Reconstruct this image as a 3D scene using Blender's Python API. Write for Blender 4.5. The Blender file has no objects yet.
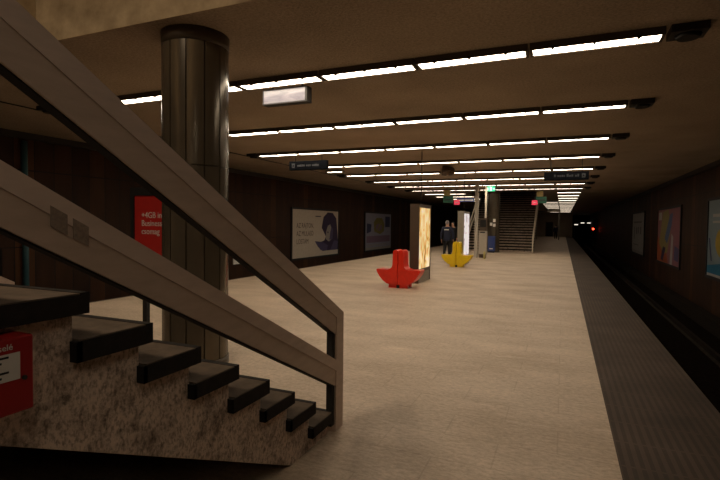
import bpy, bmesh, math, random
from mathutils import Vector, Matrix
random.seed(7)
C = bpy.context.scene.collection
PI = math.pi

# ------------------------------------------------------------------ materials
def new_mat(name):
    m = bpy.data.materials.new(name); m.use_nodes = True
    nt = m.node_tree
    return m, nt, nt.nodes['Principled BSDF']

def N(nt, typ, **kw):
    n = nt.nodes.new(typ)
    for k, v in kw.items():
        if hasattr(n, k): setattr(n, k, v)
        else: n.inputs[k].default_value = v
    return n

def ramp(nt, fac, stops):
    r = nt.nodes.new('ShaderNodeValToRGB'); e = r.color_ramp.elements
    while len(e) < len(stops): e.new(0.5)
    for i, (p, c) in enumerate(stops):
        e[i].position = p; e[i].color = (c[0], c[1], c[2], 1)
    nt.links.new(fac, r.inputs['Fac'])
    return r

def coords(nt, scale=(1, 1, 1), kind='Object'):
    t = nt.nodes.new('ShaderNodeTexCoord'); mp = nt.nodes.new('ShaderNodeMapping')
    mp.inputs['Scale'].default_value = scale
    nt.links.new(t.outputs[kind], mp.inputs['Vector'])
    return mp.outputs['Vector']

def mix(nt, fac, a, b, mode='MIX'):
    n = nt.nodes.new('ShaderNodeMix'); n.data_type = 'RGBA'; n.blend_type = mode
    for s, v in ((n.inputs[0], fac), (n.inputs[6], a), (n.inputs[7], b)):
        if isinstance(v, (int, float)): s.default_value = v
        elif isinstance(v, tuple): s.default_value = (v[0], v[1], v[2], 1)
        else: nt.links.new(v, s)
    return n.outputs[2]

def mth(nt, op, a, b=None, c=None):
    n = nt.nodes.new('ShaderNodeMath'); n.operation = op
    for s, v in zip(n.inputs, (a, b, c)):
        if v is None: continue
        if isinstance(v, (int, float)): s.default_value = v
        else: nt.links.new(v, s)
    return n.outputs[0]

def bump(nt, bsdf, height, strength=0.3, dist=0.01):
    b = nt.nodes.new('ShaderNodeBump')
    b.inputs['Strength'].default_value = strength; b.inputs['Distance'].default_value = dist
    nt.links.new(height, b.inputs['Height']); nt.links.new(b.outputs['Normal'], bsdf.inputs['Normal'])

def speckle(name, c1, c2, scale=6, rough=0.6, metal=0.0, detail=5, bs=0.0, stretch=(1, 1, 1), spec=0.5):
    m, nt, b = new_mat(name)
    n = N(nt, 'ShaderNodeTexNoise', Scale=scale, Detail=detail, Roughness=0.6)
    nt.links.new(coords(nt, stretch), n.inputs['Vector'])
    r = ramp(nt, n.outputs['Fac'], [(0.3, c1), (0.7, c2)])
    nt.links.new(r.outputs['Color'], b.inputs['Base Color'])
    b.inputs['Roughness'].default_value = rough; b.inputs['Metallic'].default_value = metal
    b.inputs['Specular IOR Level'].default_value = spec
    if bs: bump(nt, b, n.outputs['Fac'], bs)
    return m

def plain(name, c, rough=0.5, metal=0.0, spec=0.5):
    return speckle(name, tuple(x * 0.93 for x in c), tuple(min(1, x * 1.07) for x in c), 9, rough, metal, spec=spec)

def emit(name, c, s):
    m, nt, b = new_mat(name)
    b.inputs['Base Color'].default_value = (c[0] * .6, c[1] * .6, c[2] * .6, 1)
    b.inputs['Emission Color'].default_value = (c[0], c[1], c[2], 1)
    b.inputs['Emission Strength'].default_value = s
    return m

def mat_floor():
    m, nt, b = new_mat('platform_stone')
    v = coords(nt)
    br = N(nt, 'ShaderNodeTexBrick', Scale=1.0)
    br.inputs['Color1'].default_value = (0.60, 0.475, 0.35, 1); br.inputs['Color2'].default_value = (0.575, 0.455, 0.335, 1)
    br.inputs['Mortar'].default_value = (0.51, 0.40, 0.29, 1)
    br.inputs['Mortar Size'].default_value = 0.006; br.inputs['Bias'].default_value = 0.1
    br.inputs['Brick Width'].default_value = 0.8; br.inputs['Row Height'].default_value = 0.4
    nt.links.new(v, br.inputs['Vector'])
    n1 = N(nt, 'ShaderNodeTexNoise', Scale=1.1, Detail=7, Roughness=0.65); nt.links.new(coords(nt, (0.7, 1.3, 1)), n1.inputs['Vector'])
    r1 = ramp(nt, n1.outputs['Fac'], [(0.3, (0.8, 0.78, 0.76)), (0.55, (1, 1, 1)), (0.72, (1.12, 1.11, 1.09))])
    n2 = N(nt, 'ShaderNodeTexNoise', Scale=26, Detail=8, Roughness=0.8); nt.links.new(coords(nt, (0.7, 1.3, 1)), n2.inputs['Vector'])
    r2 = ramp(nt, n2.outputs['Fac'], [(0.36, (0.62, 0.6, 0.58)), (0.62, (1.16, 1.16, 1.15))])
    n3 = N(nt, 'ShaderNodeTexNoise', Scale=2.0, Detail=10, Roughness=0.78); nt.links.new(coords(nt, (0.6, 2.6, 1)), n3.inputs['Vector'])
    r3 = ramp(nt, n3.outputs['Fac'], [(0.58, (0, 0, 0)), (0.63, (1, 1, 1))])
    c = mix(nt, 1.0, br.outputs['Color'], r1.outputs['Color'], 'MULTIPLY')
    c = mix(nt, 0.8, c, r2.outputs['Color'], 'MULTIPLY')
    c = mix(nt, mth(nt, 'MULTIPLY', r3.outputs['Color'], 0.3), c, (0.8, 0.67, 0.53))
    nt.links.new(c, b.inputs['Base Color'])
    nt.links.new(ramp(nt, n1.outputs['Fac'], [(0.3, (0.62,) * 3), (0.7, (0.42,) * 3)]).outputs['Color'], b.inputs['Roughness'])
    b.inputs['Specular IOR Level'].default_value = 0.35
    bump(nt, b, n2.outputs['Fac'], 0.15, 0.004)
    return m

def mat_strip():
    m, nt, b = new_mat('ribbed_edge_strip')
    t = nt.nodes.new('ShaderNodeTexCoord'); s = nt.nodes.new('ShaderNodeSeparateXYZ'); nt.links.new(t.outputs['Object'], s.inputs[0])
    rib = mth(nt, 'PINGPONG', mth(nt, 'MULTIPLY', s.outputs['X'], 34.0), 1.0)
    gap = mth(nt, 'LESS_THAN', mth(nt, 'FRACT', mth(nt, 'DIVIDE', s.outputs['Y'], 0.4)), 0.05)
    h = mth(nt, 'MAXIMUM', mth(nt, 'GREATER_THAN', rib, 0.5), gap)
    n1 = N(nt, 'ShaderNodeTexNoise', Scale=1.4, Detail=6); nt.links.new(t.outputs['Object'], n1.inputs['Vector'])
    r1 = ramp(nt, n1.outputs['Fac'], [(0.3, (0.055, 0.038, 0.027)), (0.7, (0.105, 0.073, 0.052))])
    c = mix(nt, mth(nt, 'MULTIPLY', mth(nt, 'SUBTRACT', 1.0, h), 0.5), r1.outputs['Color'], (0.03, 0.021, 0.015))
    nt.links.new(c, b.inputs['Base Color']); b.inputs['Roughness'].default_value = 0.7; b.inputs['Specular IOR Level'].default_value = 0.25
    bump(nt, b, h, 0.5, 0.004)
    return m

def mat_ceiling(name, k=1.0):
    m, nt, b = new_mat(name)
    v = coords(nt)
    n1 = N(nt, 'ShaderNodeTexNoise', Scale=34, Detail=4, Roughness=0.7); nt.links.new(v, n1.inputs['Vector'])
    n2 = N(nt, 'ShaderNodeTexNoise', Scale=0.7, Detail=5); nt.links.new(v, n2.inputs['Vector'])
    r1 = ramp(nt, n1.outputs['Fac'], [(0.32, (0.20 * k, 0.155 * k, 0.110 * k)), (0.62, (0.34 * k, 0.265 * k, 0.190 * k))])
    r2 = ramp(nt, n2.outputs['Fac'], [(0.3, (0.8, 0.8, 0.8)), (0.7, (1.1, 1.1, 1.1))])
    nt.links.new(mix(nt, 1.0, r1.outputs['Color'], r2.outputs['Color'], 'MULTIPLY'), b.inputs['Base Color'])
    b.inputs['Roughness'].default_value = 0.9
    bump(nt, b, n1.outputs['Fac'], 0.5, 0.012)
    return m

def mat_wall():
    m, nt, b = new_mat('brown_wall_panels')
    t = nt.nodes.new('ShaderNodeTexCoord'); s = nt.nodes.new('ShaderNodeSeparateXYZ'); nt.links.new(t.outputs['Object'], s.inputs[0])
    u = mth(nt, 'DIVIDE', mth(nt, 'ADD', s.outputs['Y'], 0.08), 0.482)
    f = mth(nt, 'FRACT', u); idx = mth(nt, 'FLOOR', u)
    joint = mth(nt, 'LESS_THAN', f, 0.05)
    hj = mth(nt, 'LESS_THAN', mth(nt, 'ABSOLUTE', mth(nt, 'SUBTRACT', s.outputs['Z'], 2.77)), 0.014)
    hj2 = mth(nt, 'LESS_THAN', mth(nt, 'ABSOLUTE', mth(nt, 'SUBTRACT', s.outputs['Z'], 0.95)), 0.012)
    j = mth(nt, 'MAXIMUM', joint, mth(nt, 'MAXIMUM', hj, hj2))
    wn = nt.nodes.new('ShaderNodeTexWhiteNoise'); wn.noise_dimensions = '1D'; nt.links.new(idx, wn.inputs['W'])
    r = ramp(nt, wn.outputs['Value'], [(0.0, (0.030, 0.0118, 0.0046)), (0.8, (0.043, 0.017, 0.0066)), (1.0, (0.085, 0.034, 0.011))])
    n1 = N(nt, 'ShaderNodeTexNoise', Scale=3, Detail=6); nt.links.new(coords(nt, (1, 1, 0.25)), n1.inputs['Vector'])
    r2 = ramp(nt, n1.outputs['Fac'], [(0.3, (0.65,) * 3), (0.7, (1.15,) * 3)])
    c = mix(nt, 1.0, r.outputs['Color'], r2.outputs['Color'], 'MULTIPLY')
    c = mix(nt, j, c, (0.012, 0.009, 0.007))
    nt.links.new(c, b.inputs['Base Color']); b.inputs['Roughness'].default_value = 0.65; b.inputs['Specular IOR Level'].default_value = 0.2
    bump(nt, b, mth(nt, 'SUBTRACT', 1.0, j), 0.6, 0.01)
    return m

def mat_dirty_concrete():
    m, nt, b = new_mat('stained_concrete')
    v = coords(nt)
    n1 = N(nt, 'ShaderNodeTexNoise', Scale=5, Detail=9, Roughness=0.75); nt.links.new(v, n1.inputs['Vector'])
    n2 = N(nt, 'ShaderNodeTexNoise', Scale=17, Detail=9, Roughness=0.85); nt.links.new(coords(nt, (1, 1, 1)), n2.inputs['Vector'])
    n3 = N(nt, 'ShaderNodeTexNoise', Scale=60, Detail=4, Roughness=0.7); nt.links.new(coords(nt, (1, 1, 0.6)), n3.inputs['Vector'])
    r1 = ramp(nt, n1.outputs['Fac'], [(0.36, (0.27, 0.20, 0.15)), (0.48, (0.66, 0.52, 0.41)), (0.7, (0.80, 0.64, 0.51))])
    r2 = ramp(nt, n2.outputs['Fac'], [(0.34, (0.13, 0.12, 0.11)), (0.50, (1, 1, 1))])
    r3 = ramp(nt, n3.outputs['Fac'], [(0.38, (0.35, 0.33, 0.31)), (0.52, (1, 1, 1))])
    c = mix(nt, 0.85, r1.outputs['Color'], r2.outputs['Color'], 'MULTIPLY')
    c = mix(nt, 0.8, c, r3.outputs['Color'], 'MULTIPLY')
    nt.links.new(c, b.inputs['Base Color']); b.inputs['Roughness'].default_value = 0.85
    bump(nt, b, n2.outputs['Fac'], 0.4, 0.01)
    return m

LAMP = 13.0
M = {}
M['floor'] = mat_floor(); M['strip'] = mat_strip(); M['ceiling'] = mat_ceiling('ceiling_plaster', 1.3); M['wall'] = mat_wall()
M['concrete'] = mat_dirty_concrete()
M['header'] = speckle('ochre_concrete', (0.27, 0.195, 0.105), (0.56, 0.43, 0.26), 3, 0.85, bs=0.3, detail=9)
M['dark'] = plain('dark_housing', (0.022, 0.018, 0.014), 0.6)
M['housing'] = plain('brown_housing', (0.075, 0.056, 0.04), 0.6)
M['black'] = plain('black_paint', (0.008, 0.007, 0.006), 0.7)
M['tread'] = speckle('dark_stone_tread', (0.085, 0.062, 0.042), (0.14, 0.10, 0.068), 14, 0.8, bs=0.1, spec=0.2)
M['nosing'] = speckle('worn_black_nosing', (0.010, 0.008, 0.0065), (0.022, 0.017, 0.013), 18, 0.75, spec=0.2)
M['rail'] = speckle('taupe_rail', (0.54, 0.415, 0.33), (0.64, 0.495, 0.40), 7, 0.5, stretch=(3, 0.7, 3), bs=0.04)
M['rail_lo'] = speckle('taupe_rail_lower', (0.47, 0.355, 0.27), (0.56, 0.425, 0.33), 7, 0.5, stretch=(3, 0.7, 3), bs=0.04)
M['sticker'] = speckle('faded_sticker', (0.19, 0.14, 0.105), (0.32, 0.24, 0.18), 60, 0.6)
M['bronze'] = speckle('bronze_cladding', (0.10, 0.08, 0.054), (0.135, 0.108, 0.073), 2.2, 0.2, 0.4, bs=0.12)
M['bronze_dark'] = plain('dark_bronze', (0.075, 0.055, 0.036), 0.4, 0.3)  # darker bronze for column core and end rings
M['lamp'] = emit('lamp_diffuser', (1.0, 0.85, 0.66), LAMP)
M['lamp_dim'] = emit('dim_lamp_diffuser', (1.0, 0.80, 0.60), LAMP * .17)
M['lamp_old'] = emit('aged_lamp_diffuser', (1.0, 0.82, 0.62), LAMP * .34)
M['red'] = plain('red_shell', (0.82, 0.032, 0.012), 0.3)
M['redbox'] = plain('red_box_paint', (0.30, 0.006, 0.006), 0.45)
M['yellow'] = plain('yellow_shell', (0.95, 0.66, 0.010), 0.3)
M['brown'] = plain('brown_metal', (0.085, 0.055, 0.034), 0.45)
M['grey'] = plain('grey_metal', (0.26, 0.23, 0.19), 0.45)
M['cream'] = plain('cream_paint', (0.62, 0.54, 0.42), 0.5)
M['white'] = plain('white_paint', (0.72, 0.68, 0.62), 0.5)
M['ivory'] = plain('ivory_paint', (0.82, 0.72, 0.56), 0.5)
M['kiosk'] = plain('kiosk_grey', (0.50, 0.45, 0.38), 0.5)
M['cover'] = plain('dark_cover', (0.014, 0.010, 0.007), 0.8, spec=0.05)
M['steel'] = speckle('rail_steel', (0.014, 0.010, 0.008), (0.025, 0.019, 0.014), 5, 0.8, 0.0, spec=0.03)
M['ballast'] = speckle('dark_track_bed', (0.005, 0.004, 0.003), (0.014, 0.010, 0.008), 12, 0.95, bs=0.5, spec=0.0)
M['navy'] = plain('navy_cloth', (0.016, 0.02, 0.045), 0.85)
M['darkcloth'] = plain('black_cloth', (0.012, 0.011, 0.012), 0.9)
M['skin'] = plain('skin', (0.50, 0.26, 0.17), 0.55)
M['hair'] = plain('grey_hair', (0.27, 0.25, 0.26), 0.7)
M['blue'] = plain('blue_plastic', (0.03, 0.06, 0.22), 0.4)
M['teal'] = plain('teal_paint', (0.05, 0.12, 0.135), 0.5)
M['signblack'] = plain('sign_black', (0.006, 0.0065, 0.008), 0.9, spec=0.0)
M['signgrey'] = plain('sign_faint_lettering', (0.035, 0.036, 0.04), 0.5)
M['greenlit'] = emit('lit_green', (0.06, 0.62, 0.28), 1.6)
M['whitelit'] = emit('lit_white', (0.85, 1.0, 0.9), 1.6)
M['redlit'] = emit('lit_red', (1.0, 0.06, 0.12), 0.55)
M['signalred'] = emit('signal_red', (1.0, 0.05, 0.02), 9)
M['tunnelwhite'] = emit('tunnel_white', (1.0, 0.9, 0.75), 1.2)
M['greensign'] = plain('green_sign', (0.02, 0.16, 0.09), 0.4)
M['yellowsign'] = plain('yellow_sign', (0.55, 0.45, 0.16), 0.5)
M['adred'] = plain('red_poster', (0.50, 0.022, 0.016), 0.5)

M['paper'] = plain('label_paper', (0.62, 0.58, 0.52), 0.6)

def mat_ad(name, stops, strength, scale=(3, 3, 2.2)):
    m, nt, b = new_mat(name)
    n = N(nt, 'ShaderNodeTexNoise', Scale=1.6, Detail=5, Distortion=1.2); nt.links.new(coords(nt, scale), n.inputs['Vector'])
    r = ramp(nt, n.outputs['Fac'], stops)
    nt.links.new(r.outputs['Color'], b.inputs['Base Color']); nt.links.new(r.outputs['Color'], b.inputs['Emission Color'])
    b.inputs['Emission Strength'].default_value = strength; b.inputs['Roughness'].default_value = 0.2
    return m
M['panelgrey'] = mat_ad('frosted_panel', [(0.36, (0.22, 0.21, 0.25)), (0.66, (0.36, 0.345, 0.39))], 0.02, (1.5, 1, 6))
M['ad_warm'] = mat_ad('lit_warm_poster', [(0.33, (0.36, 0.16, 0.04)), (0.45, (0.72, 0.45, 0.13)), (0.55, (0.95, 0.70, 0.36)), (0.68, (0.98, 0.88, 0.66))], 0.7, (3, 2.2, 1.1))
M['ad_white'] = mat_ad('lit_white_poster', [(0.32, (0.25, 0.22, 0.24)), (0.44, (0.72, 0.66, 0.68)), (0.6, (0.92, 0.88, 0.9))], 0.75)

# ------------------------------------------------------------------ mesh helpers
class MB:
    def __init__(s): s.bm = bmesh.new(); s.mats = []
    def mi(s, m):
        m = M[m] if isinstance(m, str) else m
        if m not in s.mats: s.mats.append(m)
        return s.mats.index(m)
    def box(s, x0, x1, y0, y1, z0, z1, m='dark', bev=0.0):
        i = s.mi(m)
        r = bmesh.ops.create_cube(s.bm, size=1.0)
        mat = Matrix.Translation(((x0 + x1) / 2, (y0 + y1) / 2, (z0 + z1) / 2)) @ Matrix.Diagonal((abs(x1 - x0), abs(y1 - y0), abs(z1 - z0), 1))
        bmesh.ops.transform(s.bm, matrix=mat, verts=r['verts'])
        fs = {f for v in r['verts'] for f in v.link_faces}
        for f in fs: f.material_index = i
        if bev:
            es = list({e for v in r['verts'] for e in v.link_edges})
            res = bmesh.ops.bevel(s.bm, geom=es, offset=bev, segments=2, affect='EDGES', profile=0.5)
            for f in res['faces']: f.material_index = i
        return s
    def poly(s, pts, d, m):                         # closed polygon extruded along vector d
        i = s.mi(m); d = Vector(d)
        a = [s.bm.verts.new(p) for p in pts]; b = [s.bm.verts.new(Vector(p) + d) for p in pts]
        fs = [s.bm.faces.new(a), s.bm.faces.new(list(reversed(b)))]
        n = len(pts)
        for k in range(n): fs.append(s.bm.faces.new((a[k], b[k], b[(k + 1) % n], a[(k + 1) % n])))
        for f in fs: f.material_index = i
        bmesh.ops.recalc_face_normals(s.bm, faces=fs)
        return s
    def flat(s, pts, m):
        f = s.bm.faces.new([s.bm.verts.new(p) for p in pts]); f.material_index = s.mi(m); return s
    def cyl(s, p0, p1, r0, r1=None, m='dark', seg=16, smooth=True):
        i = s.mi(m); r1 = r0 if r1 is None else r1
        p0, p1 = Vector(p0), Vector(p1); d = p1 - p0
        r = bmesh.ops.create_cone(s.bm, cap_ends=True, segments=seg, radius1=r0, radius2=r1, depth=d.length)
        q = Vector((0, 0, 1)).rotation_difference(d.normalized())
        bmesh.ops.transform(s.bm, matrix=Matrix.Translation((p0 + p1) / 2) @ q.to_matrix().to_4x4(), verts=r['verts'])
        for f in {f for v in r['verts'] for f in v.link_faces}:
            f.material_index = i
            if smooth and len(f.verts) == 4: f.smooth = True
        return s
    def ball(s, c, r, m, sc=(1, 1, 1)):
        i = s.mi(m)
        q = bmesh.ops.create_uvsphere(s.bm, u_segments=14, v_segments=9, radius=r)
        bmesh.ops.transform(s.bm, matrix=Matrix.Translation(c) @ Matrix.Diagonal((*sc, 1)), verts=q['verts'])
        for f in {f for v in q['verts'] for f in v.link_faces}: f.material_index = i; f.smooth = True
        return s
    def text(s, body, size, m, mtx, ext=0.001, sx=1.0):
        cu = bpy.data.curves.new('t', 'FONT'); cu.body = body; cu.size = size; cu.extrude = ext; cu.resolution_u = 3
        o = bpy.data.objects.new('t', cu); C.objects.link(o)
        dg = bpy.context.evaluated_depsgraph_get(); me = bpy.data.meshes.new_from_object(o.evaluated_get(dg))
        bpy.data.objects.remove(o); bpy.data.curves.remove(cu)
        i = s.mi(m); nb = len(s.bm.verts); nf = len(s.bm.faces)
        s.bm.from_mesh(me); s.bm.verts.ensure_lookup_table(); s.bm.faces.ensure_lookup_table()
        bmesh.ops.transform(s.bm, matrix=mtx @ Matrix.Diagonal((sx, 1, 1, 1)), verts=s.bm.verts[nb:])
        for f in s.bm.faces[nf:]: f.material_index = i
        bpy.data.meshes.remove(me)
        return s
    def build(s, name, parent=None, loc=(0, 0, 0), rz=0.0):
        me = bpy.data.meshes.new(name); s.bm.to_mesh(me); s.bm.free()
        for m in s.mats: me.materials.append(m)
        o = bpy.data.objects.new(name, me); C.objects.link(o); o.location = loc; o.rotation_euler.z = rz
        if parent is not None: o.parent = parent
        return o

def basis(x, y, z, loc):                            # text plane: x = reading direction, y = up, z = normal
    m = Matrix((x, y, z)).transposed().to_4x4(); m.translation = loc; return m
FACE_SOUTH = lambda loc: basis(Vector((1, 0, 0)), Vector((0, 0, 1)), Vector((0, -1, 0)), loc)
FACE_EAST = lambda loc: basis(Vector((0, 1, 0)), Vector((0, 0, 1)), Vector((1, 0, 0)), loc)
FACE_WEST = lambda loc: basis(Vector((0, -1, 0)), Vector((0, 0, 1)), Vector((-1, 0, 0)), loc)

def tag(o, label, cat, group=None):
    o['label'] = label; o['category'] = cat
    if group: o['group'] = group
    return o
def thing(name, label, cat, loc=(0, 0, 0), rz=0.0, group=None):
    o = bpy.data.objects.new(name, None); C.objects.link(o)
    o.location = loc; o.rotation_euler.z = rz
    return tag(o, label, cat, group)
def struct(name, mb):
    o = mb.build(name); o['kind'] = 'structure'; return o
def dup(root, loc, label=None, group=None, rz=None):
    r = root.copy(); C.objects.link(r); r.location = loc
    if rz is not None: r.rotation_euler.z = rz
    if label: r['label'] = label
    if group: r['group'] = group
    for ch in list(root.children):
        c = ch.copy(); C.objects.link(c); c.parent = r
        for g in list(ch.children):
            d = g.copy(); C.objects.link(d); d.parent = c
    return r

# ------------------------------------------------------------------ the setting
XE, XS = 1.285, 0.385            # right platform edge, inner side of ribbed strip
LE, LS = -8.52, -8.44
WR, WL = 4.37, -11.75
Y0, Y1, YT = -8.0, 78.0, 100.0
ZC = 3.645                        # ceiling
OX0, OX1 = -5.72, -1.55          # stairwell openings in the ceiling
ON, OF0, OF1 = 3.76, 30.0, 41.0
ZB = -1.15                       # track bed
struct('floor', MB().box(LS, XS, Y0, Y1, -0.3, 0, 'floor'))
struct('trim_1', MB().box(XS, XE, Y0, Y1, -0.3, 0.0, 'strip'))
struct('trim_2', MB().box(LE, LS, Y0, Y1, -0.3, 0.0, 'strip'))
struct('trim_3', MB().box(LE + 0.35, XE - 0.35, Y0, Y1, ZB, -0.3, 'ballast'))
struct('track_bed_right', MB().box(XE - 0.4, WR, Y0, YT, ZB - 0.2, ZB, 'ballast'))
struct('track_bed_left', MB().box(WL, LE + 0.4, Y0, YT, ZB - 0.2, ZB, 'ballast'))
struct('wall_right', MB().box(WR, WR + 0.25, Y0, YT, ZB - 0.2, ZC, 'wall'))
struct('wall_left', MB().box(WL - 0.25, WL, Y0, YT, ZB - 0.2, ZC, 'wall'))
struct('trim_4', MB().box(WL, WL + 0.12, Y0, YT, 3.5, ZC, 'dark'))
struct('trim_5', MB().box(WR - 0.12, WR, Y0, YT, 3.5, ZC, 'dark'))
ce = MB()
ce.box(WL - .25, OX0, Y0, YT, ZC, ZC + 0.3, 'ceiling'); ce.box(OX1, WR + .25, Y0, YT, ZC, ZC + 0.3, 'ceiling')
ce.box(OX0, OX1, ON, OF0, ZC, ZC + 0.3, 'ceiling'); ce.box(OX0, OX1, OF1, YT, ZC, ZC + 0.3, 'ceiling')
struct('ceiling', ce)
# stairwells above the ceiling: header face, side walls, roof
w = MB()
w.box(OX0 - .2, OX1 + .2, ON, ON + .25, ZC + .3, 6.2, 'header').box(OX0, OX1, ON - .006, ON, ZC, 6.2, 'header')
struct('wall_stairwell_front', w)
w = MB(); w.box(OX0 - .2, OX0, Y0, ON, ZC + .3, 6.2, 'header').box(OX0, OX0 + .006, Y0, ON - .006, ZC, 6.2, 'header'); struct('wall_stairwell_left', w)
w = MB(); w.box(OX1, OX1 + .2, Y0, ON, ZC + .3, 6.2, 'header').box(OX1 - .006, OX1, Y0, ON - .006, ZC, 6.2, 'header'); struct('wall_stairwell_right', w)
w = MB(); w.box(OX0 - .2, OX0, OF0, OF1, ZC + .3, 6.2, 'header'); w.box(OX1, OX1 + .2, OF0, OF1, ZC + .3, 6.2, 'header')
w.box(OX0 - .2, OX1 + .2, OF0 - .25, OF0, ZC + .3, 6.2, 'header'); w.box(OX0 - .2, OX1 + .2, OF1, OF1 + .25, ZC + .3, 6.2, 'header')
struct('wall_stairwell_far', w)
w = MB(); w.box(OX0 - .2, OX1 + .2, Y0, ON + .25, 6.2, 6.4, 'ceiling'); w.box(OX0 - .2, OX1 + .2, OF0 - .25, OF1 + .25, 6.2, 6.4, 'ceiling')
struct('ceiling_stairwell', w)
struct('wall_back', MB().box(WL - .25, WR + .25, Y0 - .25, Y0, ZB - .2, 6.4, 'brown'))
w = MB(); w.box(LE, XE, Y1, Y1 + .3, ZB, ZC, 'ceiling'); struct('wall_end', w)
d = MB().box(-2.35, -1.45, Y1 - .05, Y1, 0, 2.1, 'black').box(-2.45, -2.35, Y1 - .08, Y1, 0, 2.2, 'brown').box(-1.45, -1.35, Y1 - .08, Y1, 0, 2.2, 'brown').box(-2.35, -1.45, Y1 - .08, Y1, 2.1, 2.2, 'brown')
struct('door_1', d)
struct('wall_tunnel', MB().box(WL - .25, WR + .25, YT, YT + .25, ZB - .2, ZC, 'black'))

# running rails in both track pits
pos = [(2.98, 'right track rail farthest from platform edge'), (1.55, 'right track rail tucked under platform edge'),
       (-10.36, 'left track rail nearest the poster wall'), (-8.93, 'left track rail tucked under platform edge')]
for x, lab in pos:
    r = MB(); r.poly([(x - .07, Y0, ZB), (x + .07, Y0, ZB), (x + .02, Y0, ZB + .04), (x + .035, Y0, ZB + .16), (x - .035, Y0, ZB + .16), (x - .02, Y0, ZB + .04)], (0, YT - Y0, 0), 'steel')
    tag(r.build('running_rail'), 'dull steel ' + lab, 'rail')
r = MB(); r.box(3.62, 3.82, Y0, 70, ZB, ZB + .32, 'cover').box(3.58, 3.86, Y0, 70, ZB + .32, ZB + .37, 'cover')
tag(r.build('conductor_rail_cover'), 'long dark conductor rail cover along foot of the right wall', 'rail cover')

# ------------------------------------------------------------------ staircases
RISE, RUN = 0.1675, 0.293
HW = 2.05
def staircase(label, loc, rz, nst=27):
    t = thing('staircase', label, 'staircase', loc, rz)
    pr = [(.19, 0)]
    for k in range(1, nst + 1):
        y = .19 + RUN * (k - 1)
        pr += [(y, RISE * k - .07), (y + RUN, RISE * k - .07)]
    ytop = .19 + RUN * nst; ztop = RISE * nst - .07
    pr += [(ytop + 2.4, ztop), (ytop + 2.4, ztop - .35), (ytop, ztop - .35 - .05), (.72, 0)]
    # keep the soffit on the measured slope
    pr[-2] = (ytop, -.3625 + .503 * ytop)
    b = MB(); b.poly([(-HW + .035, y, z) for y, z in pr], (2 * HW - .07, 0, 0), 'concrete')
    b.build('stair_body', t)
    for k in range(1, nst + 1):
        y = .15 + RUN * (k - 1); z = RISE * k
        q = MB(); q.box(-HW, HW, y + .035, y + RUN + .03, z - .068, z, 'tread')
        nb = random.uniform(-.006, .006)
        q.box(-HW - .004, HW + .004, y, y + .035, z - .075 + nb, z + .002, 'nosing')
        q.box(-HW - .006, -HW, y + .035, y + RUN + .05, z - .075 + nb, z - .004, 'nosing'); q.box(HW, HW + .006, y + .035, y + RUN + .05, z - .075 + nb, z - .004, 'nosing'); q.box(-HW - .006, HW + .006, y + RUN + .03, y + RUN + .05, z - .075 + nb, z - .006, 'nosing')
        q.build('tread', t)
    q = MB(); q.box(-HW, HW, ytop, ytop + 2.4, ztop, ztop + .07, 'tread'); q.build('landing', t)
    return t
FN, FF = 3.42, 30.35
CXN = -3.632
near = staircase('concrete staircase with dark treads rising beside the camera at left', (CXN, FN, 0), PI)
far = staircase('distant dark staircase facing the platform behind the far column', (-3.66, FF, 0), 0)
MB().poly([(-1.86, 1.25, .0), (-1.86, 10.3, .0), (-1.86, 10.3, 4.55), (-1.86, 1.25, .1)], (.06, 0, 0), 'black').build('added_shade_panel', near)['label'] = 'added black panel standing in for the shade under the stairs'  # black sheet added to keep the open void below the stairs dark

def railing(name, label, loc, rz, side, L, mat1='rail', mat2='rail_lo', marks=False):
    # local +y climbs; outer face at x = side*0.0 .. inwards
    t = thing(name, label, 'handrail', loc, rz)
    x0, x1 = (-.075, 0.0) if side > 0 else (0.0, .075)
    xo = x1 if side > 0 else x0
    def line(z0, s): return lambda y: z0 + s * y
    tT, tB = line(.905, .561), line(.682, .561)
    mT, mB = line(.49, .517), line(.287, .517)
    po = MB()
    po.poly([(x0, 0, 0), (x0, .125, 0), (x0, .125, tT(.125)), (x0, 0, tT(0))], (x1 - x0, 0, 0), mat1)
    po.box(x0 + .015, x1 - .015, .125, .175, .05, .80, 'black')
    po.build('post', t)
    def band(nm, T, Bf, y0, y1):
        q = MB(); mid = lambda y: Bf(y) + .56 * (T(y) - Bf(y))
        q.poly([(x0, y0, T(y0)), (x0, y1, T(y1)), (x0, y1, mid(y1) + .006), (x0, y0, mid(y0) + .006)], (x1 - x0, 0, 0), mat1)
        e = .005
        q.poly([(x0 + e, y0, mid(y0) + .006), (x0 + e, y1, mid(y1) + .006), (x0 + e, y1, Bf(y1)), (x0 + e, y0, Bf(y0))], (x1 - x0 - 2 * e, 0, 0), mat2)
        o = q.build(nm, t)
        g = MB(); g.poly([(x0 + .015, y0, Bf(y0)), (x0 + .015, y1, Bf(y1)), (x0 + .015, y1, Bf(y1) - .008), (x0 + .015, y0, Bf(y0) - .008)], (x1 - x0 - .03, 0, 0), 'black')
        g.build('underside_shade', o)  # black strip paints the unlit look of the rail underside
        return o
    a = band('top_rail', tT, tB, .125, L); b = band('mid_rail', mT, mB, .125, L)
    for y in (4.2, L - .5):
        q = MB(); q.box(x0 + .01, x1 - .01, y, y + .12, max(0, RISE * int((y - .1) / RUN) - .05), tB(y), mat2); q.build('post', t)
    if marks:
        for (ya, s) in ((2.205, .06), (2.285, .06)):
            q = MB(); zc = mB(ya) + .115
            q.poly([(xo, ya, zc - .035), (xo, ya + s, zc - .035 + .031), (xo, ya + s, zc + .035 + .031), (xo, ya, zc + .035)], (.0012 * side, 0, 0), 'sticker')
            o = q.build('sticker', b); o['label'] = 'faded dark square sticker'
    return t
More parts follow.
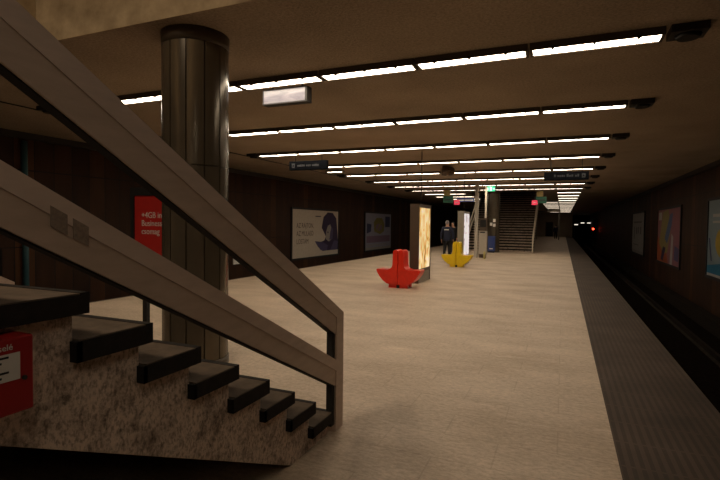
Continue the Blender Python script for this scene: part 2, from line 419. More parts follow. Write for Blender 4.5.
# near staircase: its right side (towards camera) and its left side; local +x points to world -x after the half turn
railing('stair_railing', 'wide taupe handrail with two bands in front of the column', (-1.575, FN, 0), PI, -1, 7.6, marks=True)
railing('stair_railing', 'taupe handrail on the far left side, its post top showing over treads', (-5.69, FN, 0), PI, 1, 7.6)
railing('stair_railing', 'pale leaning handrail on the right side of the distant staircase', (-1.61, FF, 0), 0, 1, 7.6, 'ivory', 'ivory')
railing('stair_railing', 'pale leaning handrail left of the distant staircase behind the kiosk', (-5.70, FF, 0), 0, -1, 7.6, 'ivory', 'ivory')

# red box on the side of the near stairs
bx = thing('wall_box', 'red metal box with white label on the concrete stair side', 'box', (-1.60, 0.78, 1.01))
MB().box(-.02, .08, -.20, .20, 0, .235, 'redbox', .006).build('casing', bx)
q = MB().box(.08, .0815, -.19, .158, .105, .188, 'paper')
for i in range(5):
    z = .178 - i * .015; q.box(.0815, .0822, -.16, .125 - .02 * (i % 3), z - .0032, z + .0032, 'black')
o = q.build('label_plate', bx); o['label'] = 'white label with lines of print'
q = MB(); q.text('cselé', .0265, 'paper', FACE_EAST(Vector((.0805, .085, .199)))); o = q.build('lettering', bx); o['label'] = 'pale letters cselé'
MB().cyl((.08, .17, .105), (.086, .17, .105), .007, m='dark').build('lock', bx)

# ------------------------------------------------------------------ columns
def column(label, loc, rz=0.0):
    t = thing('column', label, 'column', loc, rz)
    n = 12; R = .355
    for k in range(n):
        a0 = 2 * PI * k / n + .018; a1 = 2 * PI * (k + 1) / n - .018
        for (z0, z1) in ((.09, 2.195), (2.205, 3.5)):
            q = MB(); i = q.mi('bronze'); st = 5; vs = []
            for j in range(st + 1):
                a = a0 + (a1 - a0) * j / st
                vs.append((q.bm.verts.new((R * math.cos(a), R * math.sin(a), z0)), q.bm.verts.new((R * math.cos(a), R * math.sin(a), z1)),
                           q.bm.verts.new(((R - .02) * math.cos(a), (R - .02) * math.sin(a), z0)), q.bm.verts.new(((R - .02) * math.cos(a), (R - .02) * math.sin(a), z1))))
            for j in range(st):
                A, B = vs[j], vs[j + 1]
                f = q.bm.faces.new((A[0], B[0], B[1], A[1])); f.smooth = True
                q.bm.faces.new((A[1], B[1], B[3], A[3])); q.bm.faces.new((A[2], B[2], B[0], A[0]))
            q.bm.faces.new((vs[0][0], vs[0][1], vs[0][3], vs[0][2])); q.bm.faces.new((vs[-1][2], vs[-1][3], vs[-1][1], vs[-1][0]))
            q.build('cladding_panel', t).data.set_sharp_from_angle(angle=math.radians(40))
    MB().cyl((0, 0, 0), (0, 0, ZC), R - .022, m='bronze_dark', seg=48).build('core', t)
    MB().cyl((0, 0, 3.505), (0, 0, ZC), R + .004, R + .008, 'bronze_dark', 48).build('capital_ring', t)
    MB().cyl((0, 0, 0), (0, 0, .085), R + .01, m='bronze_dark', seg=48).build('base_ring', t)
    return t
c0 = column('large bronze clad column behind the near handrail', (-3.805, 4.26, 0), math.radians(-90 - 42 + 8))
c1 = dup(c0, (-3.82, 29.55, 0), 'distant bronze column at the foot of the far staircase')

# ------------------------------------------------------------------ strip lights
def fixture_proto(length, clips, recessed=True):
    t = thing('ceiling_light', 'x', 'ceiling light', (0, 0, ZC), 0, 'strip lights in rows on the ceiling')
    h = length / 2
    q = MB(); q.box(-h - .03, h + .03, -.12, .12, -.066 if recessed else -.08, 0, 'housing')
    if recessed:
        for y in (-.12, .105): q.box(-h - .03, h + .03, y, y + .015, -.081, -.066, 'housing')
        for x in (-h - .03, h): q.box(x, x + .03, -.105, .105, -.081, -.066, 'housing')
    q.build('housing', t)
    q = MB()
    if recessed: q.box(-h, h, -.105, .105, -.071, -.066, 'lamp')
    else: q.poly([(-h, -.11, -.08), (-h, .11, -.08), (-h, .10, -.092), (-h, -.10, -.092)], (2 * h, 0, 0), 'lamp')
    q.build('diffuser', t)
    for k in range(clips):
        x = -h + (k + .5) * 2 * h / clips
        q = MB(); q.box(x - .014, x + .014, -.123, -.075, -.088, -.066, 'black'); q.build('clip', t)
    return t
ORD = ['', 'first', 'second', 'third', 'fourth', 'fifth', 'sixth', 'seventh', 'eighth', 'ninth', 'tenth', 'eleventh', 'twelfth', 'thirteenth', 'fourteenth', 'fifteenth',
       'sixteenth', 'seventeenth', 'eighteenth', 'nineteenth', 'twentieth', 'twenty-first', 'twenty-second', 'twenty-third']
PITCH, XR = 1.3335, 0.93
proto = fixture_proto(1.25, 3); first = True
old = None; dim = False
RY = lambda i: 5.88 + 3.11 * i
def end_unit(label, x, y, s, group):
    t = thing('ceiling_row_end_box', label, 'end unit', (x, y, ZC), 0, group)
    q = MB(); q.box(min(0, s * .33), max(0, s * .33), -.14, .14, -.08, 0, 'dark', .006); q.build('end_box', t)
    q = MB(); q.cyl((s * .17, 0, -.115), (s * .17, 0, -.08), .10, .12, 'black', 24); q.build('disc', t)
    return t
eu = {}
def place_end(i, s):
    x = XR + .03 if s > 0 else XR - 7 * PITCH - .03
    side = 'right' if s > 0 else 'left'
    lab = f'dark box with round disc ending the {ORD[i + 1]} light row at {side}'
    g = 'dark end boxes of the light rows'
    if s not in eu: eu[s] = end_unit(lab, x, RY(i), s, g); return
    dup(eu[s], (x, RY(i), ZC), lab)
for i in range(-3, 23):
    if i < 0: cols = (0,)
    elif i <= 7: cols = range(7)
    elif i <= 11: cols = (0, 5, 6)
    else: cols = (0, 1)
    for k in cols:
        x = XR - (k + .5) * PITCH
        if i < 0: lab = f'strip light on the right ceiling overhead, {["third", "second", "first"][i + 3]} before the first full row'
        elif i <= 7: lab = f'white strip light, {ORD[k + 1]} from the right in the {ORD[i + 1]} ceiling row'
        elif k >= 5: lab = f'distant strip light left of the far staircase, {ORD[i - 7]} row back, {"outer" if k == 6 else "inner"} one'
        elif i <= 11: lab = f'short bright line of ceiling light right of the far staircase, {ORD[i - 7]} of these rows'
        else: lab = 'tiny strip light on the far right aisle ceiling beyond the staircase'
        g = 'far strip lights beyond the staircase' if i > 11 else None
        if i < 0:
            ov = fixture_proto(1.25, 3); ov.location = (x, RY(i), ZC); ov['label'] = lab
            for c in ov.children:
                if c.name.startswith('diffuser') and i == -1: c.data.materials[0] = M['lamp_dim']
            continue
        if first: proto.location = (x, RY(i), ZC); proto['label'] = lab; first = False
        elif i <= 7: dup(proto, (x, RY(i), ZC), lab, g)
        elif old is None or (i > 11 and not dim):
            dim = i > 11
            old = fixture_proto(1.25, 0, False); old.location = (x, RY(i), ZC); old['label'] = lab
            for c in old.children:
                if c.name.startswith('diffuser'): c.data.materials[0] = M['lamp_dim' if dim else 'lamp_old']
            if g: old['group'] = g
        else: dup(old, (x, RY(i), ZC), lab, g)
    if 0 <= i <= 7: place_end(i, 1); place_end(i, -1)
sp = fixture_proto(.62, 2); sp.location = (-8.14, 16.72, ZC); sp['label'] = 'short single strip light between the fourth and fifth rows at far left'
q = MB(); q.cyl((-9.0, -2, ZC - .012), (-9.0, 27.7, ZC - .012), .012, m='black', seg=8)
tag(q.build('ceiling_cable'), 'thin dark cable running along the left ceiling past light row ends', 'cable')

# emergency lamp box hanging below the first row
t = thing('hanging_lamp_box', 'grey frosted lamp box in dark frame hanging under first light row', 'lamp box', (-3.775, 6.12, 3.345))
q = MB(); q.box(-.385, .365, -.05, .09, -.005, .014, 'dark').box(-.385, .365, -.05, .09, .205, .217, 'dark').box(.33, .365, -.05, .09, .014, .205, 'dark').box(-.385, -.37, -.05, .09, .014, .205, 'dark').box(-.37, .33, .07, .09, .014, .205, 'dark'); q.build('frame', t)
MB().box(-.37, .33, -.045, .07, .014, .205, 'panelgrey').build('frosted_panel', t)
for x in (-.25, .25): MB().cyl((x, .02, .217), (x, .02, ZC - 3.345), .01, m='dark', seg=8).build('hanger', t)

# ------------------------------------------------------------------ hanging signs
def hanging_sign(label, x0, x1, y, z0, z1, icon_right):
    t = thing('hanging_sign', label, 'sign', ((x0 + x1) / 2, y, z0))
    h = (x1 - x0) / 2; H = z1 - z0
    MB().box(-h, h, -.06, .06, 0, H, 'signblack', .006).build('board', t)
    q = MB(); random.seed(int(y * 10)); x = -h + .28
    while x < h - .3:
        wd = random.uniform(.03, .055); q.box(x, x + wd, -.0615, -.06, H * .38, H * random.choice((.58, .62, .7)), 'signgrey'); x += wd + .012
        if random.random() < .25: q.build('lettering', t); q = MB(); x += .04
    q.build('lettering', t)
    q = MB(); xi = h - .14 if icon_right else -h + .14
    q.box(xi - .05, xi + .05, -.0615, -.06, H * .25, H * .75, 'signgrey'); q.flat([(xi - .03, -.062, H * .4), (xi + .03, -.062, H * .4), (xi, -.062, H * .66)], 'signblack')
    q.build('pictogram', t)
    for x in (-h * .7, h * .7): MB().cyl((x, 0, H), (x, 0, ZC - z0), .012, m='dark', seg=8).build('hanger', t)
hanging_sign('black hanging direction sign over the left part of the platform', -7.50, -6.26, 12.38, 3.15, 3.41, False)
hanging_sign('long black hanging direction sign at the right end of a light row', -.565, .66, 15.6, 2.965, 3.215, True)

t = thing('exit_sign', 'lit green and white emergency exit sign beside the distant column', 'exit sign', (-3.54, 26.0, 3.37))
MB().box(-.225, .225, -.05, .05, 0, .27, 'greensign').build('casing', t)
q = MB().box(-.215, .215, -.056, -.05, .01, .26, 'greenlit'); q.box(-.05, .06, -.059, -.056, .04, .24, 'whitelit'); q.box(-.18, -.12, -.059, -.056, .06, .2, 'whitelit').box(.13, .2, -.059, -.056, .1, .16, 'whitelit'); q.build('lit_face', t)
for x in (-.2, .2): MB().cyl((x, 0, .27), (x, 0, ZC - 3.37), .012, m='dark', seg=8).build('hanger', t)

def stair_signs(side):
    r = side > 0; w = 'right' if r else 'left'
    x = -1.5 if r else -5.4
    y = 28.6 if r else 26.4
    t = thing('no_entry_sign', f'small glowing red sign hanging at the {w} side of the far stairs', 'sign', (x, y, 2.76 if r else 2.7))
    MB().box(-.15, .15, -.03, .03, 0, .26, 'redlit').build('lit_face', t)
    MB().box(-.09, .09, -.034, -.03, .11, .15, 'white').build('bar', t)
    MB().cyl((0, 0, .26), (0, 0, ZC - t.location.z), .012, m='dark', seg=8).build('hanger', t)
    x2 = x + .33 if r else x - .55
    t = thing('route_sign', f'small green and yellow hanging sign at {w} of the far stairs', 'sign', (x2, y + .3, 2.87 if r else 2.83))
    MB().box(-.28, .28, -.03, .03, 0, .36, 'greensign').build('board', t)
    MB().box(-.24, .1, -.034, -.03, .37, .68, 'yellowsign').box(-.24, .1, -.03, .03, .36, .68, 'greensign').build('upper_plate', t)
    MB().box(-.2, .2, -.034, -.03, .13, .2, 'signgrey').build('lettering', t)
    MB().cyl((-.07, 0, .68), (-.07, 0, ZC - t.location.z), .012, m='dark', seg=8).build('hanger', t)
stair_signs(1); stair_signs(-1)
t = thing('hanging_sign', 'thin bluish white hanging sign left of the far staircase', 'sign', (-5.3, 28.4, 2.95))
MB().box(-.5, .5, -.05, .05, 0, .2, 'blue').build('board', t)
MB().box(-.46, .46, -.055, -.05, .07, .13, 'white').build('lettering', t)
for x in (-.4, .4): MB().cyl((x, 0, .2), (x, 0, ZC - 2.95), .012, m='dark', seg=8).build('hanger', t)

# round fitting hanging below the rows
t = thing('hanging_loudspeaker', 'brown round fitting hanging below the ceiling light rows in mid platform', 'loudspeaker', (-3.78, 16.6, 3.29))
q = MB(); q.cyl((-.15, 0, .2), (.13, .05, .17), .19, .16, 'brown', 24).ball((.13, .05, .17), .16, 'brown'); q.build('body', t)
MB().cyl((-.165, -.01, .2), (-.15, 0, .2), .12, m='grey', seg=20).build('grille', t)
MB().cyl((0, 0, .35), (0, 0, ZC - 3.29), .015, m='dark', seg=8).build('hanger', t)

# ------------------------------------------------------------------ anchor benches
def bench(label, loc, mat, rz=0.0):
    t = thing('bench', label, 'bench', loc, rz, 'anchor shaped double benches')
    half = [(.007, .075), (.20, .075), (.30, .105), (.40, .175), (.48, .26), (.545, .36), (.575, .425), (.57, .45), (.545, .462), (.42, .452), (.28, .452), (.215, .47), (.165, .515),
            (.147, .58), (.141, .70), (.137, .87), (.125, .925), (.10, .95), (.07, .955), (.03, .945), (.007, .925)]
    for s in (-1, 1):
        q = MB(); q.poly([(s * x, -.22, z) for x, z in half], (0, .44, 0), mat)
        es = [e for e in q.bm.edges if abs(e.verts[0].co.y - e.verts[1].co.y) < 1e-6]
        bmesh.ops.bevel(q.bm, geom=es, offset=.012, segments=2, affect='EDGES')
        o = q.build('seat_shell', t)
        for f in o.data.polygons: f.use_smooth = True
        o.data.set_sharp_from_angle(angle=math.radians(38))
        for yy in (-.13, .13): MB().box(s * .04, s * .25, yy - .05, yy + .05, 0, .078, mat).build('foot', t)
    MB().box(-.035, .035, -.2, .2, 0, .08, 'black').build('base_beam', t)
    return t
bench('glossy red anchor shaped double bench on the platform', (-3.78, 11.62, 0), 'red')
bench('glossy yellow anchor shaped double bench farther down the platform', (-3.70, 18.35, 0), 'yellow')

# ------------------------------------------------------------------ free-standing lit advert boxes
def citylight(label, loc, ad, side):
    t = thing('advert_lightbox', label, 'advertising lightbox', loc)
    q = MB(); q.box(-.125, .125, -.63, -.58, .0, 2.15, side).box(-.125, .125, .58, .63, 0, 2.15, side).box(-.125, .125, -.58, .58, 2.06, 2.15, side).box(-.125, .125, -.58, .58, .30, .38, side).box(-.04, .04, -.58, .58, .38, 2.06, 'brown'); q.build('frame', t)
    MB().box(-.11, .11, -.58, .58, .0, .30, 'grey').build('plinth', t)
    for s, n in ((1, 'lit_poster'), (-1, 'lit_poster')):
        q = MB(); q.box(s * .04, s * .115, -.575, .575, .385, 2.055, ad); q.build(n, t)
    q = MB(); q.cyl((0, 0, 2.15), (0, 0, ZC), .012, m='dark', seg=8); q.build('supply_rod', t)
    return t
citylight('tall brown lightbox with glowing orange poster behind the red bench', (-3.685, 13.12, 0), 'ad_warm', 'brown')
citylight('tall pale lightbox with glowing white poster behind the yellow bench', (-3.74, 19.75, 0), 'ad_white', 'grey')

# red freestanding advert behind the column
t = thing('advert_stand', 'red advertising board with white text in dark frame beside the column', 'advertising board', (-4.83, 4.95, 0))
q = MB(); q.box(-.70, -.635, -.05, .05, .75, 2.06, 'black').box(.635, .70, -.05, .05, .75, 2.06, 'black').box(-.635, .635, -.05, .05, 1.95, 2.06, 'black').box(-.635, .635, -.05, .05, .75, .83, 'black').box(-.635, .635, .0, .05, .83, 1.95, 'black'); q.build('frame', t)
MB().box(-.635, .635, -.03, 0, .83, 1.95, 'adred').build('poster', t)
q = MB()
for s, z in (('+4GB in', 1.645), ('Business', 1.535), ('csomag', 1.425)):
    MB().text(s, .115, 'white', FACE_SOUTH(Vector((-.51, -.0315, z))), sx=.95).build('lettering', t)
q.box(-.30, -.24, -.033, -.03, 1.13, 1.15, 'paper').box(-.28, -.26, -.033, -.03, 1.09, 1.15, 'paper')
q.build('logo_mark', t)
for x in (-.46, .46): MB().box(x - .035, x + .035, -.03, .03, 0, .75, 'black').build('leg', t)

# ------------------------------------------------------------------ track-side posters
def P(name, c): M[name] = plain(name, tuple(.56 * x for x in c), .6, spec=.2)
P('p_beige', (.80, .68, .54)); P('p_violet', (.055, .035, .085)); P('p_lilac', (.12, .10, .20)); P('p_pale', (.46, .42, .38)); P('p_text', (.10, .065, .05))
P('p_bluegrey', (.40, .40, .50)); P('p_olive', (.30, .26, .07)); P('p_plum', (.30, .19, .28)); P('p_navy', (.05, .06, .15))
P('p_pink', (.38, .15, .17)); P('p_orange', (.45, .11, .04)); P('p_yellow', (.36, .29, .10)); P('p_blue', (.12, .17, .33)); P('p_white', (.56, .53, .49)); P('p_sky', (.28, .36, .40)); P('p_sun', (.62, .42, .05)); P('p_sea', (.03, .21, .36)); P('p_grey', (.25, .23, .22))
def billboard(label, y0, y1, z0, z1, side, art):
    # art(q, S): S(u, v, layer) maps poster fractions to 3-D, u = reading direction
    t = thing('billboard', label, 'billboard', ((WL if side < 0 else WR), (y0 + y1) / 2, z0))
    L = y1 - y0; H = z1 - z0; n = 1 if side < 0 else -1     # outward normal along x
    q = MB(); e = .09
    q.box(0, n * .06, -L / 2 - e, L / 2 + e, -e, 0, 'black').box(0, n * .06, -L / 2 - e, L / 2 + e, H, H + e, 'black').box(0, n * .06, -L / 2 - e, -L / 2, 0, H, 'black').box(0, n * .06, L / 2, L / 2 + e, 0, H, 'black')
    q.build('frame', t)
    q = MB()
    def S(u, v, k=1): return Vector((n * (.03 + .0015 * k), (u - .5) * L * n, v * H))
    art(q, S, L, H, n); q.build('poster', t)
def rect(q, S, u0, v0, u1, v1, m, k=1): q.flat([S(u0, v0, k), S(u1, v0, k), S(u1, v1, k), S(u0, v1, k)], m)
def blob(q, S, pts, m, k=2): q.flat([S(u, v, k) for u, v in pts], m)
def ell(q, S, cu, cv, ru, rv, m, k=2): q.flat([S(cu + ru * math.cos(a * PI / 12), cv + rv * math.sin(a * PI / 12), k) for a in range(24)], m)
def art_a(q, S, L, H, n):
    rect(q, S, 0, 0, 1, 1, 'p_beige', 0)
    blob(q, S, [(.60, .62), (.64, .86), (.74, .97), (.86, .96), (.95, .84), (.97, .66), (.99, .45), (1, .30), (1, .1), (.62, .1), (.52, .2), (.45, .33), (.56, .30), (.66, .33), (.70, .42), (.66, .50)], 'p_violet')
    blob(q, S, [(.70, .36), (.77, .30), (.84, .36), (.85, .55), (.80, .70), (.74, .66), (.70, .52)], 'p_pale', 3); blob(q, S, [(.78, .34), (.86, .36), (.87, .58), (.83, .66), (.80, .5)], 'p_lilac', 4); blob(q, S, [(.73, .50), (.76, .50), (.76, .53), (.73, .53)], 'p_violet', 5)
    blob(q, S, [(.45, .33), (.58, .12), (.72, .1), (.75, .22), (.62, .3)], 'p_lilac', 3); blob(q, S, [(.80, .1), (.98, .1), (1, .3), (.9, .32)], 'p_lilac', 3)
    fb = (FACE_EAST if n > 0 else FACE_WEST)
    for s, v in (('AZ RAJTON,', .62), ('AZ MULASD', .455), ('LOSTAM', .29)): q.text(s, .34, 'p_text', fb(S(.08, v, 2)), .0005, .92)
    rect(q, S, .46, .86, .58, .88, 'p_violet', 2)
def art_b(q, S, L, H, n):
    rect(q, S, 0, 0, 1, 1, 'p_bluegrey', 0); rect(q, S, 0, 0, 1, .07, 'p_pale', 1); rect(q, S, 0.05, .2, .95, .38, 'p_plum', 1)
    blob(q, S, [(.32, .5), (.30, .75), (.4, .88), (.62, .88), (.72, .72), (.70, .5), (.55, .42)], 'p_olive'); ell(q, S, .5, .62, .12, .1, 'p_plum', 3); blob(q, S, [(.4, .5), (.44, .5), (.62, .76), (.58, .78)], 'p_yellow', 4)
    blob(q, S, [(.05, .45), (.2, .5), (.22, .7), (.06, .72)], 'p_navy'); rect(q, S, .75, .62, .95, .93, 'p_navy', 2); rect(q, S, .1, .12, .8, .14, 'p_pale', 2)
def art_c(q, S, L, H, n):
    rect(q, S, 0, 0, 1, 1, 'p_white', 0); rect(q, S, 0, 0, 1, .07, 'p_pale', 1)
    for (u, w, v0, v1) in ((.16, .07, .35, .66), (.34, .12, .48, .64), (.52, .08, .5, .66), (.68, .1, .48, .66)): rect(q, S, u, v0, u + w, v1, 'p_grey', 2)
    rect(q, S, .1, .76, .8, .8, 'p_grey', 2); rect(q, S, .1, .2, .6, .22, 'p_grey', 2)
def art_d(q, S, L, H, n):
    rect(q, S, 0, 0, 1, 1, 'p_pink', 0); blob(q, S, [(0, 0), (.55, 0), (.4, .3), (.12, .42), (0, .5)], 'p_orange', 1); blob(q, S, [(.1, .35), (.25, .95), (.5, 1), (.62, .6), (.5, .2), (.3, .15)], 'p_yellow', 2)
    blob(q, S, [(.36, .45), (.58, .9), (.7, .92), (.66, .7), (.48, .36)], 'p_blue', 3); blob(q, S, [(.62, .0), (.72, 0), (.74, .5), (.66, .55)], 'p_white', 3); blob(q, S, [(.78, .1), (.95, .08), (.97, .3), (.8, .35)], 'p_lilac', 3)
    blob(q, S, [(.2, .05), (.3, .02), (.42, .28), (.3, .3)], 'p_violet', 3); rect(q, S, .05, .8, .2, .95, 'p_white', 2)
def art_e(q, S, L, H, n):
    rect(q, S, 0, 0, 1, 1, 'p_sky', 0); blob(q, S, [(0, 0), (1, 0), (1, .2), (.7, .14), (.35, .2), (0, .13)], 'p_sea', 1); ell(q, S, .34, .45, .17, .2, 'p_sun', 2)
    blob(q, S, [(.02, .5), (.05, .5), (.11, .2), (.08, .2)], 'p_navy', 2); rect(q, S, .1, .78, .9, .82, 'p_white', 2); rect(q, S, .1, .7, .7, .73, 'p_white', 2); rect(q, S, 0, 0, 1, .035, 'p_white', 3)
billboard('pale beige billboard with dark lettering and violet figure on left wall', 19.55, 24.55, -.10, 2.26, -1, art_a)
billboard('dim blue grey billboard with olive shape farther along the left wall', 28.6, 33.6, -.14, 2.30, -1, art_b)
billboard('small white billboard farthest along the right wall', 32.1, 37.2, -.05, 2.45, 1, art_c)
billboard('pink and orange billboard in the middle of the right wall', 22.75, 27.75, -.02, 2.42, 1, art_d)
billboard('pale blue billboard with yellow disc at the right picture edge', 13.8, 18.75, .08, 2.46, 1, art_e)
tag(MB().box(WL, WL + .03, 15.2, 15.72, -.04, .44, 'white').build('wall_notice'), 'small white plate low on the left wall beside the column', 'wall plate')
tag(MB().cyl((WL + .07, 7.37, ZB), (WL + .07, 7.37, 3.45), .065, m='teal', seg=14).build('wall_pipe'), 'teal vertical pipe on the left wall under the handrail', 'pipe')

# ------------------------------------------------------------------ kiosk, poles, blue box at the far column
t = thing('information_kiosk', 'grey standing kiosk with dark screen left of the distant column', 'kiosk', (-3.62, 24.1, 0))
MB().box(-.19, .19, -.14, .2, .18, 1.32, 'kiosk', .01).build('cabinet', t)
MB().box(-.15, .15, -.1, .15, 0, .18, 'brown').build('foot', t)
MB().box(-.16, .2, -.12, .16, 1.32, 1.95, 'brown').build('head', t)
MB().box(-.12, .16, -.125, -.12, 1.5, 1.85, 'black').build('screen', t)
MB().box(-.12, .12, -.15, -.14, 1.22, 1.28, 'black').build('slot', t)
tag(MB().box(-4.0, -3.84, 23.9, 24.04, 0, ZC, 'kiosk').build('pole'), 'greyish square pole from floor to ceiling left of the grey kiosk', 'pole')
tag(MB().cyl((-3.62, 24.9, 0), (-3.62, 24.9, ZC), .055, m='cream', seg=12).build('pole'), 'slim pale pole rising behind the grey kiosk', 'pole')
tag(MB().cyl((-3.40, 23.2, 0), (-3.40, 23.2, .33), .05, m='yellowsign', seg=12).cyl((-3.40, 23.2, .33), (-3.40, 23.2, .36), .05, .02, 'yellowsign', 12).build('bollard'), 'short yellowish post in front of the grey kiosk', 'post')
t = thing('litter_bin', 'blue bin standing against the distant column', 'bin', (-3.84, 28.95, 0))
MB().box(-.2, .2, -.17, .17, .08, .9, 'blue', .03).build('body', t)
MB().box(-.21, .21, -.18, .18, .9, .96, 'blue', .015).build('lid', t)
MB().box(-.17, .17, -.14, .14, 0, .08, 'black').build('base', t)
MB().box(-.1, .1, -.175, -.17, .2, .26, 'white').build('label_plate', t)
for x, z, lab in ((-3.74, 1.88, 'upper pale notice on the distant column'), (-3.92, 1.66, 'lower left pale notice on the distant column'), (-3.74, 1.60, 'lower right pale notice on the distant column')):
    tag(MB().box(x - .07, x + .07, 29.17, 29.195, z - .09, z + .09, 'white').build('notice'), lab, 'notice', 'paper notices on the far column')

# portal at the far end of the right aisle
t = thing('platform_portal', 'pale portal frame with white box across the far platform end', 'portal', (-1.4, 60, 0))
MB().box(-1.5, 1.0, -.08, .08, 3.22, 3.36, 'brown').build('crossbar', t)
MB().box(-.3, 1.05, -.22, -.08, 3.2, 3.66, 'cream').build('sign_box', t)
for x in (-1.45, .95): MB().box(x - .07, x + .07, -.08, .08, 0, 3.22, 'grey').build('post', t)

# signal and tunnel lamps
t = thing('track_signal', 'small red signal light glowing in the dark right tunnel', 'signal', (3.74, 72, ZB))
MB().cyl((0, 0, 0), (0, 0, 1.9), .05, m='black', seg=10).build('mast', t)
MB().box(-.16, .16, -.1, .1, 1.9, 2.7, 'black').build('head', t)
MB().cyl((0, -.14, 2.4), (0, -.1, 2.4), .13, m='signalred', seg=16).build('lens', t)
for x, lab in ((2.1, 'leftmost'), (3.1, 'middle'), (4.1, 'rightmost')):
    t = thing('tunnel_lamp', f'{lab} faint white lamp deep in the right tunnel', 'lamp', (x, 92, 2.1 if lab != 'leftmost' else 1.8), 0, 'lamps deep in the tunnel')
    MB().box(-.28, .28, -.05, .05, 0, .14, 'tunnelwhite').build('tube', t)
    MB().box(-.3, .3, .05, .1, -.02, .18, 'dark').build('housing', t)
    MB().cyl((0, .07, .18), (0, .07, ZC - t.location.z), .02, m='dark', seg=8).build('hanger', t)

# ------------------------------------------------------------------ people
def skin(name, verts, edges, radii, mats, parent=None, root=0, sub=1, loc=(0, 0, 0)):
    me = bpy.data.meshes.new(name); me.from_pydata(verts, edges, [])
    o = bpy.data.objects.new(name, me); C.objects.link(o)
    md = o.modifiers.new('s', 'SKIN'); md.use_smooth_shade = True
    for i, r in enumerate(radii):
        s = me.skin_vertices[0].data[i]; s.radius = r if isinstance(r, tuple) else (r, r); s.use_root = (i == root)
    o.modifiers.new('u', 'SUBSURF').levels = sub; o.modifiers['u'].render_levels = sub
    dg = bpy.context.evaluated_depsgraph_get(); dg.update()
    m2 = bpy.data.meshes.new_from_object(o.evaluated_get(dg)); m2.name = name
    bpy.data.objects.remove(o); bpy.data.meshes.remove(me)
    m2.materials.clear(); m2.materials.append(M[mats])
    for f in m2.polygons: f.material_index = 0; f.use_smooth = True
    return m2
def link(me, name, parent):
    o = bpy.data.objects.new(name, me); C.objects.link(o); o.parent = parent; return o
def join_meshes(lst, name):
    bm = bmesh.new()
    for m in lst: bm.from_mesh(m)
    me = bpy.data.meshes.new(name); bm.to_mesh(me); bm.free()
    me.materials.append(lst[0].materials[0])
    for f in me.polygons: f.use_smooth = True
    return me
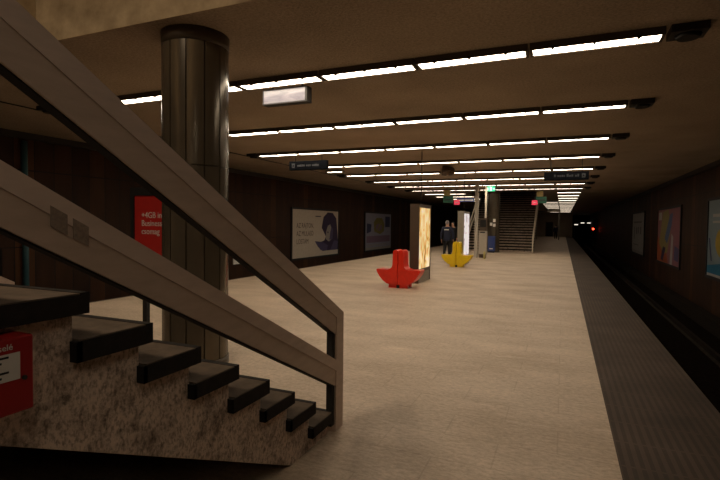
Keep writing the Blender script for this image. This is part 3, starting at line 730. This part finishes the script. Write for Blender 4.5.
def person(label, loc, rz, h, top, legs, hairm, stride=.1, cap=None, back_print=False, arm_out=.0):
    # local -y is the way the person faces
    t = thing('person', label, 'person', loc, rz)
    k = h / 1.75
    def V(*a): return tuple(x * k for x in a)
    hipz, kn, an = .93, .5, .09
    ls = {s: s * stride for s in (-1, 1)}
    v = [V(0, 0, hipz), V(0, .01, 1.12), V(0, .0, 1.32), V(0, .01, 1.43), V(0, -.005, 1.5), V(0, -.02, 1.58), V(0, -.015, 1.68), V(0, -.01, 1.735)]
    rd = [(.14, .10), (.13, .10), (.165, .115), (.11, .085), .055, (.066, .08), (.075, .095), (.05, .065)]
    e = [(0, 1), (1, 2), (2, 3), (3, 4), (4, 5), (5, 6), (6, 7)]
    v.append(V(0, -.125, 1.605)); rd.append(.014); e.append((5, 8))                     # nose
    for s in (-1, 1):
        v.append(V(s * .082, .0, 1.61)); rd.append(.016); e.append((5, len(v) - 1))      # ears
    hands = {}
    for s in (-1, 1):
        b = len(v)
        v += [V(s * .19, .005, 1.42), V(s * (.25 + arm_out), .02, 1.13), V(s * (.255 + arm_out), -.06 * (1 if s > 0 else .2), .88), V(s * (.255 + arm_out), -.075 * (1 if s > 0 else .2), .80)]
        rd += [.06, .046, .032, .03]; e += [(3, b), (b, b + 1), (b + 1, b + 2), (b + 2, b + 3)]
        hands[s] = Vector(v[b + 3])
        b = len(v)
        v += [V(s * .10, 0, .84), V(s * .10, ls[s] * .4 - .02, kn), V(s * .10, ls[s] + .02, an), V(s * .105, ls[s] - .12, .035)]
        rd += [.09, .056, .04, (.038, .03)]; e += [(0, b), (b, b + 1), (b + 1, b + 2), (b + 2, b + 3)]
    parts = [skin('body', v, e, [tuple(x * k for x in r) if isinstance(r, tuple) else r * k for r in rd], 'skin')]
    for s in (-1, 1):
        p = hands[s] / k; hv = [p, p + Vector((0, -.005, -.05))]; he = [(0, 1)]; hr = [(.016, .036), (.016, .036)]
        for j, ln in enumerate((.062, .07, .066, .052)):
            o2 = Vector((0, -.03 + j * .02, -.06)); b = len(hv)
            hv += [p + o2, p + o2 + Vector((-s * .006, 0, -ln * .5)), p + o2 + Vector((-s * .022, 0, -ln * .95))]; hr += [.009, .0085, .007]; he += [(1, b), (b, b + 1), (b + 1, b + 2)]
        b = len(hv); hv += [p + Vector((-s * .006, -.04, -.03)), p + Vector((-s * .012, -.055, -.065))]; hr += [.01, .008]; he += [(0, b), (b, b + 1)]
        parts.append(skin('hand', [tuple(x * k) for x in hv], he, [tuple(x * k for x in r) if isinstance(r, tuple) else r * k for r in hr], 'skin'))
    bo = link(join_meshes(parts, 'body'), 'body', t)
    for s in (-1, 1): MB().ball(V(s * .033, -.098, 1.635), .012 * k, 'black').build('eye', t)
    MB().ball(V(0, -.1, 1.555), .022 * k, 'p_pink', (1, .4, .25)).build('mouth', t)
    # jacket
    v = [V(0, 0, .74), V(0, .01, 1.1), V(0, .0, 1.32), V(0, .01, 1.43), V(0, .005, 1.475)]; rd = [(.215, .165), (.19, .15), (.20, .15), (.13, .11), (.075, .075)]; e = [(0, 1), (1, 2), (2, 3), (3, 4)]
    for s in (-1, 1):
        b = len(v); v += [V(s * .195, .005, 1.41), V(s * (.253 + arm_out), .02, 1.13), V(s * (.257 + arm_out), -.05 * (1 if s > 0 else .2), .86)]; rd += [.083, .068, .052]; e += [(3, b), (b, b + 1), (b + 1, b + 2)]
    jk = link(skin('jacket', v, e, [tuple(x * k for x in r) if isinstance(r, tuple) else r * k for r in rd], top), 'jacket', t)
    if back_print:
        q = MB(); q.box(-.105 * k, .105 * k, .152 * k, .164 * k, 1.315 * k, 1.36 * k, 'white'); o = q.build('back_print', jk); o['label'] = 'white print across the back'
    v = [V(0, 0, .93)]; rd = [(.185, .14)]; e = []
    for s in (-1, 1):
        b = len(v); v += [V(s * .10, 0, .82), V(s * .10, ls[s] * .4 - .02, kn), V(s * .10, ls[s] + .02, an)]; rd += [.108, .08, .066]; e += [(0, b), (b, b + 1), (b + 1, b + 2)]
    link(skin('trousers', v, e, [tuple(x * k for x in r) if isinstance(r, tuple) else r * k for r in rd], legs), 'trousers', t)
    for s in (-1, 1):
        v = [V(s * .10, ls[s] + .05, .05), V(s * .10, ls[s] - .02, .052), V(s * .105, ls[s] - .16, .04)]
        link(skin('shoe', v, [(0, 1), (1, 2)], [(.044 * k, .048 * k), (.048 * k, .05 * k), (.04 * k, .036 * k)], 'darkcloth'), 'shoe', t)
    q = MB(); q.ball(V(0, .012, 1.675), .1 * k, hairm, (.86, 1.0, .95)); q.build('hair' if not cap else 'cap', t)
    return t
person('person seen from behind in navy jacket with white back print, walking away', (-5.13, 22.95, 0), PI, 1.78, 'navy', 'darkcloth', 'hair', .12, None, True, .03)
person('person in dark clothes facing the camera beyond the navy jacketed one', (-5.42, 25.6, 0), -.2, 1.74, 'darkcloth', 'darkcloth', 'darkcloth', .03)
person('tiny distant person in dark blue jacket at the far platform end', (-.80, 63.6, 0), PI, 1.72, 'navy', 'darkcloth', 'darkcloth', .1)

# ------------------------------------------------------------------ light, world, camera
la = bpy.data.lights.new('stair_hall_lamp', 'AREA'); la.energy = 140; la.size = 1.2; la.color = (1, .82, .62)
lo = bpy.data.objects.new('stair_hall_lamp', la); C.objects.link(lo); lo.location = (-3.6, -1.0, 6.1)
wd = bpy.data.worlds.new('world'); bpy.context.scene.world = wd; wd.use_nodes = True
wd.node_tree.nodes['Background'].inputs['Color'].default_value = (0.01, 0.008, 0.006, 1)
wd.node_tree.nodes['Background'].inputs['Strength'].default_value = 0.0

yaw, pitch, roll, fpx = 0.39941, -0.033957, 0.011592, 480.476
cy, sy, cp, sp_, cr, sr = math.cos(yaw), math.sin(yaw), math.cos(pitch), math.sin(pitch), math.cos(roll), math.sin(roll)
F0 = Vector((-sy, cy, 0)); R0 = Vector((cy, sy, 0)); U0 = Vector((0, 0, 1))
F = F0 * cp + U0 * sp_; U1 = U0 * cp - F0 * sp_; R = R0 * cr + U1 * sr; U = U1 * cr - R0 * sr
cam = bpy.data.cameras.new('camera'); cam.sensor_width = 36; cam.lens = fpx * 36 / 720; cam.clip_start = .05; cam.clip_end = 300
co = bpy.data.objects.new('camera', cam); C.objects.link(co)
mw = Matrix((R, U, -F)).transposed().to_4x4(); mw.translation = (0, 0, 1.6); co.matrix_world = mw
sc = bpy.context.scene; sc.camera = co
sc.view_settings.view_transform = 'Standard'; sc.view_settings.look = 'None'; sc.view_settings.gamma = 1; sc.view_settings.exposure = 0
sc.view_settings.use_curve_mapping = False
sc.cycles.use_denoising = True
sc.cycles.max_bounces = 8; sc.cycles.diffuse_bounces = 5
